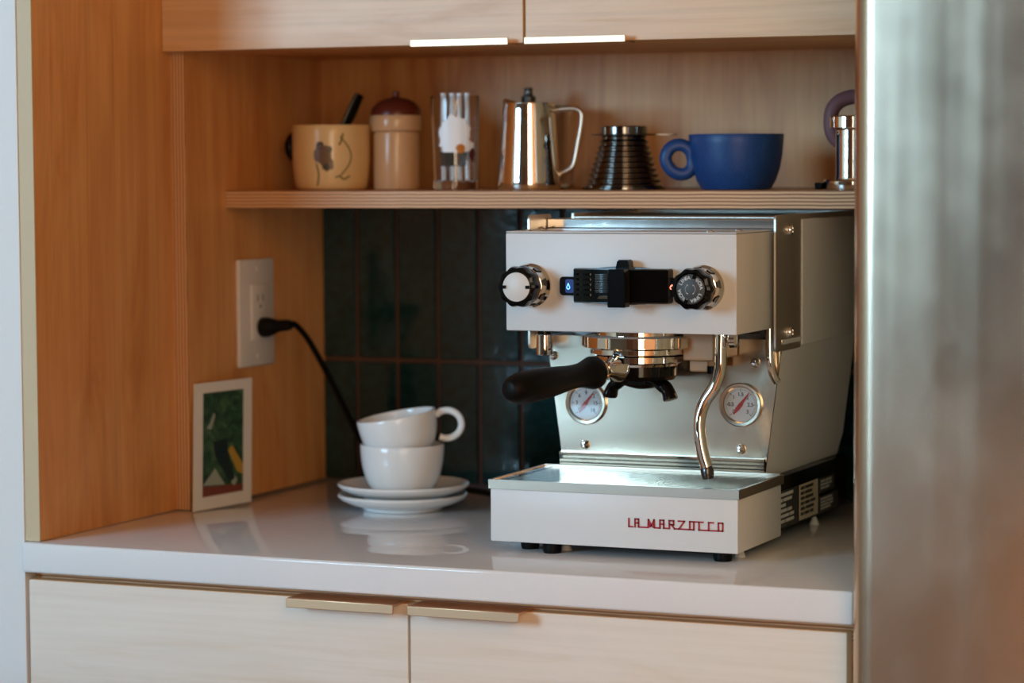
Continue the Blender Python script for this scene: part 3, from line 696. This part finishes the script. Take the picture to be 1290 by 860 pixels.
# ------------------------------------------------------------------ power outlet, plug and cord
t = thing('power_outlet', 'white wall outlet plate screwed to the wood gable', 'outlet', (XR+.003, .487, .239))
obj('cover_plate', B(XR+.0003, XR+.0068, .4415, .5345, .1695, .3085, bev=.0022), 'outlet_white', t, 30)
obj('receptacle', B(XR+.0068, XR+.0098, .4690, .5130, .2030, .2755, bev=.0012), 'outlet_white', t, 30)
bm = NB()
for y in (.484, .498): box(bm, XR+.0098, XR+.0100, y-.001, y+.001, .254, .262)
lathe(bm, [(.0022, 0), (.0022, .0002)], (XR+.0098, .491, .247), (1, 0, 0), 12)
obj('socket_slots', bm, 'dial_black', t, 0)
for z in (.182, .296): obj('screw', lathe(NB(), [(.0032, 0), (.0026, .001), (0, .0012)], (XR+.0068, .488, z), (1, 0, 0), 14), 'outlet_white', t, 30)
PX = XR+.0102
bm = lathe(NB(), [(.0118, 0), (.0130, .003), (.0128, .010), (.0105, .018), (.0078, .025), (.0072, .040), (.0060, .044)], (PX, .492, .2190), (1, 0, .10), 24)
plug_bm = bm
cp = [(PX+.042, .492, .2235), (.0905, .505, .2225), (.0925, .530, .2060), (.0945, .560, .1780), (.0985, .590, .1420), (.1050, .618, .1020), (.1200, .636, .0580), (.1550, .640, .0200), (.195, .632, .0070), (.235, .618, .0062), (.300, .600, .0046), (.380, .545, .0046), (.440, .500, .0046), (.500, .500, .0060), (.5425, .505, .0250)]
pc = obj('power_cord', tube(NB(), spline(cp, 8), .0040, 10), 'black_rubber', mac, 60, label='black cord plugged into the white outlet')
obj('plug', plug_bm, 'black_rubber', pc, 40)

# ------------------------------------------------------------------ things on the shelf (SH is its top)
SH = .3974
# cream mug
c = Vector((.1480, .500, SH)); Rm = .0500
mr = lambda z: Rm-.0045*max(0, 1-(z-SH)/.045)**2
t = thing('cream_mug', 'cream mug with brown doodles and a dark handle on the shelf', 'mug', c)
prof = [(.036, 0), (.0435, .0006)]+[(mr(SH+z), z) for z in (.004, .010, .018, .028, .040, .055, .070, .0815)]+[(.0492, .0830), (.0472, .0830), (.0462, .080), (.0450, .05), (.0400, .010), (0, .006)]
obj('mug_body', lathe(NB(), prof, c, seg=64), 'cream_glaze', t, 50)
vd = math.atan2(CAM[1]-c.y, CAM[0]-c.x)
bm = NB(); hdv = Vector((-.92, -.39, 0)).normalized(); hdv = Vector((-.99, .10, 0)).normalized(); ho = c+hdv*.0515+Vector((0, 0, .056))
obj('handle', ring_handle(ho, hdv, .0140, .0150, .0050), 'black_plastic', t, 60, label='dark round handle')
def onmug(name, polys, m_, ctr, rf, par):
    bm = NB()
    for p in polys: decal(bm, [(ctr+x, SH+z) for x, z in p], c.x, c.y, rf)
    obj(name, bm, m_, par, 0)
def curve_band(pts, w):
    L = []; Rr = []
    for i, (x, z) in enumerate(pts):
        x0, z0 = pts[max(i-1, 0)]; x1, z1 = pts[min(i+1, len(pts)-1)]
        dx, dz = (x1-x0)*.05, z1-z0; l = math.hypot(dx, dz) or 1
        L.append((x-dz/l*w/.05, z+dx/l*w)); Rr.append((x+dz/l*w/.05, z-dx/l*w))
    return [[L[i], L[i+1], Rr[i+1], Rr[i]] for i in range(len(pts)-1)]
onmug('printed_motif', [blob(-.22, .045, .24, .013, seed=3), blob(-.10, .034, .16, .010, seed=4)], 'print_brown', vd, mr, t)
onmug('printed_motif', [blob(-.30, .057, .10, .005, seed=5), blob(-.05, .052, .07, .004, seed=6), blob(-.14, .030, .10, .004, seed=8)], 'print_dark', vd, mr, t)
onmug('printed_motif', curve_band([(.22+.30*math.sin(k/10*PI), .018+.05*k/10) for k in range(11)], .0010)+curve_band([(-.40+.06*math.sin(k/6*PI), .006+.028*k/6) for k in range(7)], .0012)+curve_band([(.10+.40*k/8, .016+.002*math.sin(k)) for k in range(9)], .0011)+curve_band([(.18+.12*k/6, .058+.014*(k/6)**2) for k in range(7)], .0013), 'print_olive', vd, mr, t)
# dark scoop handle standing in the mug
a_, b_ = Vector((.1350, .492, SH+.0105)), Vector((.1790, .520, SH+.1220))
t = tag(obj('scoop', tube(NB(), [a_+(b_-a_)*k/6 for k in range(7)], [.0062, .0062, .0070, .0086, .0098, .0104, .0092], 12, flat=(1, .55)), 'black_plastic', None, 50, origin=a_), 'black utensil handle standing in the cream mug', 'utensil')
# canister
c = Vector((.2235, .535, SH))
t = thing('canister', 'beige ceramic canister with a domed brown lid behind the cream mug', 'canister', c)
obj('jar_body', lathe(NB(), [(.027, 0), (.0335, .0008), (.0345, .004), (.0345, .070), (.0335, .0740), (.0310, .0745), (0, .0745)], c, seg=56, rad=lambda t, i: .88), 'beige_glaze', t, 40)
ld = obj('lid_collar', lathe(NB(), [(.0320, .0746), (.0375, .0750), (.0385, .0775), (.0385, .0925), (.0372, .0950), (0, .0950)], c, seg=56, rad=lambda t, i: .88), 'beige_glaze', t, 40)
obj('lid_dome', lathe(NB(), [(.0370, .0951), (.0372, .0970), (.0345, .1050), (.0270, .1120), (.0170, .1160), (.0070, .1176), (.0045, .1190), (.0052, .1225), (.0045, .1255), (0, .1262)], c, seg=48, rad=lambda t, i: .88), 'brown_glaze', t, 40)
# printed glass and the thin white rods inside it
c = Vector((.3205, .505, SH)); gr_ = lambda z: .0275+.0035*(z-SH)/.118
t = thing('drinking_glass', 'clear glass with white black and ochre print on the shelf', 'glass', c)
prof = [(.0250, 0), (.0275, .001)]+[(gr_(SH+z), z) for z in (.01, .04, .08, .1165)]+[(.0306, .1178), (.0296, .1178), (.0288, .112), (.0262, .03), (.0250, .012), (0, .010)]
obj('glass_body', lathe(NB(), prof, c, seg=48), 'glass', t, 50)
vd = math.atan2(CAM[1]-c.y, CAM[0]-c.x)
onmug('printed_patch', [blob(-.05, .072, .70, .021, 30, .16, 11), blob(.1, .056, .80, .010, 22, .2, 12)], 'print_white', vd, gr_, t)
onmug('printed_patch', [[(-.70, .030), (.45, .030), (.55, .047), (-.72, .048)]], 'print_black', vd, lambda z: gr_(z)+.0003, t)
onmug('printed_patch', [blob(.22, .052, .20, .006, 14, .1, 13)], 'print_orange', vd, lambda z: gr_(z)+.0006, t)
onmug('printed_patch', [blob(.80, .044, .18, .008, 14, .1, 14)], 'print_maroon', vd, lambda z: gr_(z)+.0006, t)
for k in range(4):
    dx = (-.0145, -.0040, .0055, .0150)[k]
    o_ = c+Vector((dx*.92, dx*.40+.001*(k % 2), .0104))
    tag(obj('white_rod', lathe(NB(), [(.0034, 0), (.0034, .111), (.0028, .111), (.0028, .001), (0, .001)], o_, seg=14), 'print_white', None, 40, origin=o_), 'thin white rod standing in the printed glass', 'straw', 'rods in the printed glass')
# milk pitcher
c = Vector((.4240, .500, SH))
t = thing('milk_pitcher', 'polished steel milk pitcher with an open wire-like handle on the shelf', 'pitcher', c)
prof = [(.034, 0), (.0385, .001), (.0395, .004), (.0392, .012)]+[(.0392-.0075*s, .012+.094*s) for s in (.2, .4, .6, .8, 1)]+[(.0320, .1075), (.0310, .1075), (.0305, .105), (.0360, .02), (0, .004)]
bm = lathe(NB(), prof, c, seg=64)
for v in bm.verts:      # pulled-out pouring lip, turned towards the back left
    d = v.co-c
    if d.z > .075:
        an = math.atan2(d.y, d.x)-math.radians(158); f = max(0, math.cos(an))**10*((d.z-.075)/.033)
        v.co.x += math.cos(math.radians(158))*.010*f; v.co.y += math.sin(math.radians(158))*.010*f; v.co.z += .006*f
obj('pitcher_body', bm, 'chrome', t, 50)
def pq(u, z): return Vector((u, .5+.42*(u-.4240)*.55, z))
obj('handle', tube(NB(), spline([pq(.4535, SH+.085), pq(.4530, SH+.0935), pq(.4570, SH+.0985), pq(.4780, SH+.1000), pq(.4870, SH+.0960), pq(.4885, SH+.0860), pq(.4835, SH+.0560), pq(.4780, SH+.0310), pq(.4700, SH+.0240), pq(.4620, SH+.0200), pq(.4595, SH+.0120)], 5), .0035, 12, flat=(1.2, .9)), 'satin_steel', t, 60)
# lidded jar behind the pitcher
c = Vector((.3960, .612, SH))
t = thing('glass_jar', 'clear glass jar with a small dark stopper behind the milk pitcher', 'jar', c)
obj('jar_body', lathe(NB(), [(.034, 0), (.0385, .002), (.0385, .100), (.0370, .1065), (.012, .1072), (.012, .1055), (.0350, .1040), (.0360, .100), (.0360, .006), (0, .005)], c, seg=48), 'glass', t, 50)
obj('stopper', lathe(NB(), [(.0090, .1075), (.0095, .1180), (.0060, .1195), (.0050, .1240), (.0060, .1290), (0, .1300)], c+Vector((-.019, -.003, 0)), seg=40), 'dark_steel', t, 40)
# upturned ribbed dripper
c = Vector((.5480, .505, SH))
t = thing('pour_over_dripper', 'upturned ribbed steel coffee dripper with a thin flange handle', 'coffee dripper', c)
prof = [(.0490, 0), (.0515, .0008), (.0515, .0030)]
nr = 9
for k in range(nr*6+1):
    s = k/(nr*6); prof.append((.0475-.0200*s**.85+.0014*math.sin(2*PI*nr*s), .0035+.060*s))
prof += [(.0275, .0640), (.0270, .0660), (0, .0662)]
obj('cone', lathe(NB(), prof, c, seg=64), 'smoked_steel', t, 60)
bm = lathe(NB(), [(.0300, .0662), (.0395, .0664), (.0400, .0672), (.0395, .0680), (.0300, .0680)], c, seg=48)
prism(bm, rrect(.030, .013, .005, cx=.050), c+Vector((0, 0, .0664)), Vector((.92, .39, 0)), Vector((-.39, .92, 0)), .0016)
obj('flange', bm, 'dark_steel', t, 40)
obj('top_ring', lathe(NB(), [(.0265, .0680), (.0285, .0682), (.0285, .0765), (.0272, .0778), (.0240, .0778), (.0235, .0690), (0, .0690)], c, seg=48), 'smoked_steel', t, 40)
# blue cup
c = Vector((.6930, .505, SH))
t = thing('blue_cup', 'wide matte blue cappuccino cup with thick ring handle on the shelf', 'cup', c)
prof = [(.036, 0), (.0415, .0006), (.0430, .003), (.0480, .012), (.0528, .026), (.0555, .042), (.0568, .056), (.0574, .0655), (.0566, .0668), (.0548, .0662), (.0530, .052), (.0480, .022), (.036, .009), (0, .007)]
obj('cup_body', lathe(NB(), prof, c, seg=72), 'blue_glaze', t, 50)
hdv = Vector((-.92, -.39, 0)).normalized()
pts = [c+hdv*(.0530+.0160+.0165*math.cos(math.radians(a)))+Vector((0, 0, .0365+.0180*math.sin(math.radians(a))))+hdv*(-.0) for a in range(0, 360, 15)]
pts = [p-hdv*(.10*(.0385-(p.z-c.z))*1.6*(1 if p.z-c.z < .0385 else .0)) for p in pts]
obj('handle', tube(NB(), pts, .0068, 16, closed=True, flat=(.95, 1.15)), 'blue_glaze', t, 60)
# steel canister with mauve loop
c = Vector((.8430, .490, SH))
t = thing('steel_flask', 'steel cylinder with flanged base and a mauve carry loop by the fridge panel', 'flask', c)
obj('flask_body', lathe(NB(), [(.030, 0), (.0345, .0008), (.0350, .003), (.0350, .0100), (.0335, .0120), (.0210, .0130), (.0205, .016), (.0205, .0700), (.0220, .0715), (.0235, .072), (0, .072)], c, seg=56), 'chrome', t, 35)
obj('cap', lathe(NB(), [(.0255, .0722), (.0275, .0730), (.0275, .0855), (.0262, .0870), (0, .0872)], c, seg=56), 'chrome', t, 35)
obj('base_clip', B(c.x-.0405, c.x-.0320, c.y-.022, c.y-.012, SH+.0005, SH+.0085, bev=.001), 'black_plastic', t, 0)
lp = []
cl = c+Vector((.004, .034, .0805))
for k in range(40):
    a = 2*PI*k/40; ca, sa = math.cos(a), math.sin(a)
    ex = .0400*math.copysign(abs(ca)**.75, ca); ez = .0300*math.copysign(abs(sa)**.75, sa)
    lp.append(cl+Vector((ex*.92, ex*.39, ez)))
obj('carry_loop', tube(NB(), lp, .0088, 16, closed=True), 'mauve_rubber', t, 60, label='mauve rubber loop')
obj('loop_mount', B(c.x-.006, c.x+.006, c.y+.018, c.y+.034, SH+.045, SH+.060, bev=.001), 'chrome', t, 0)
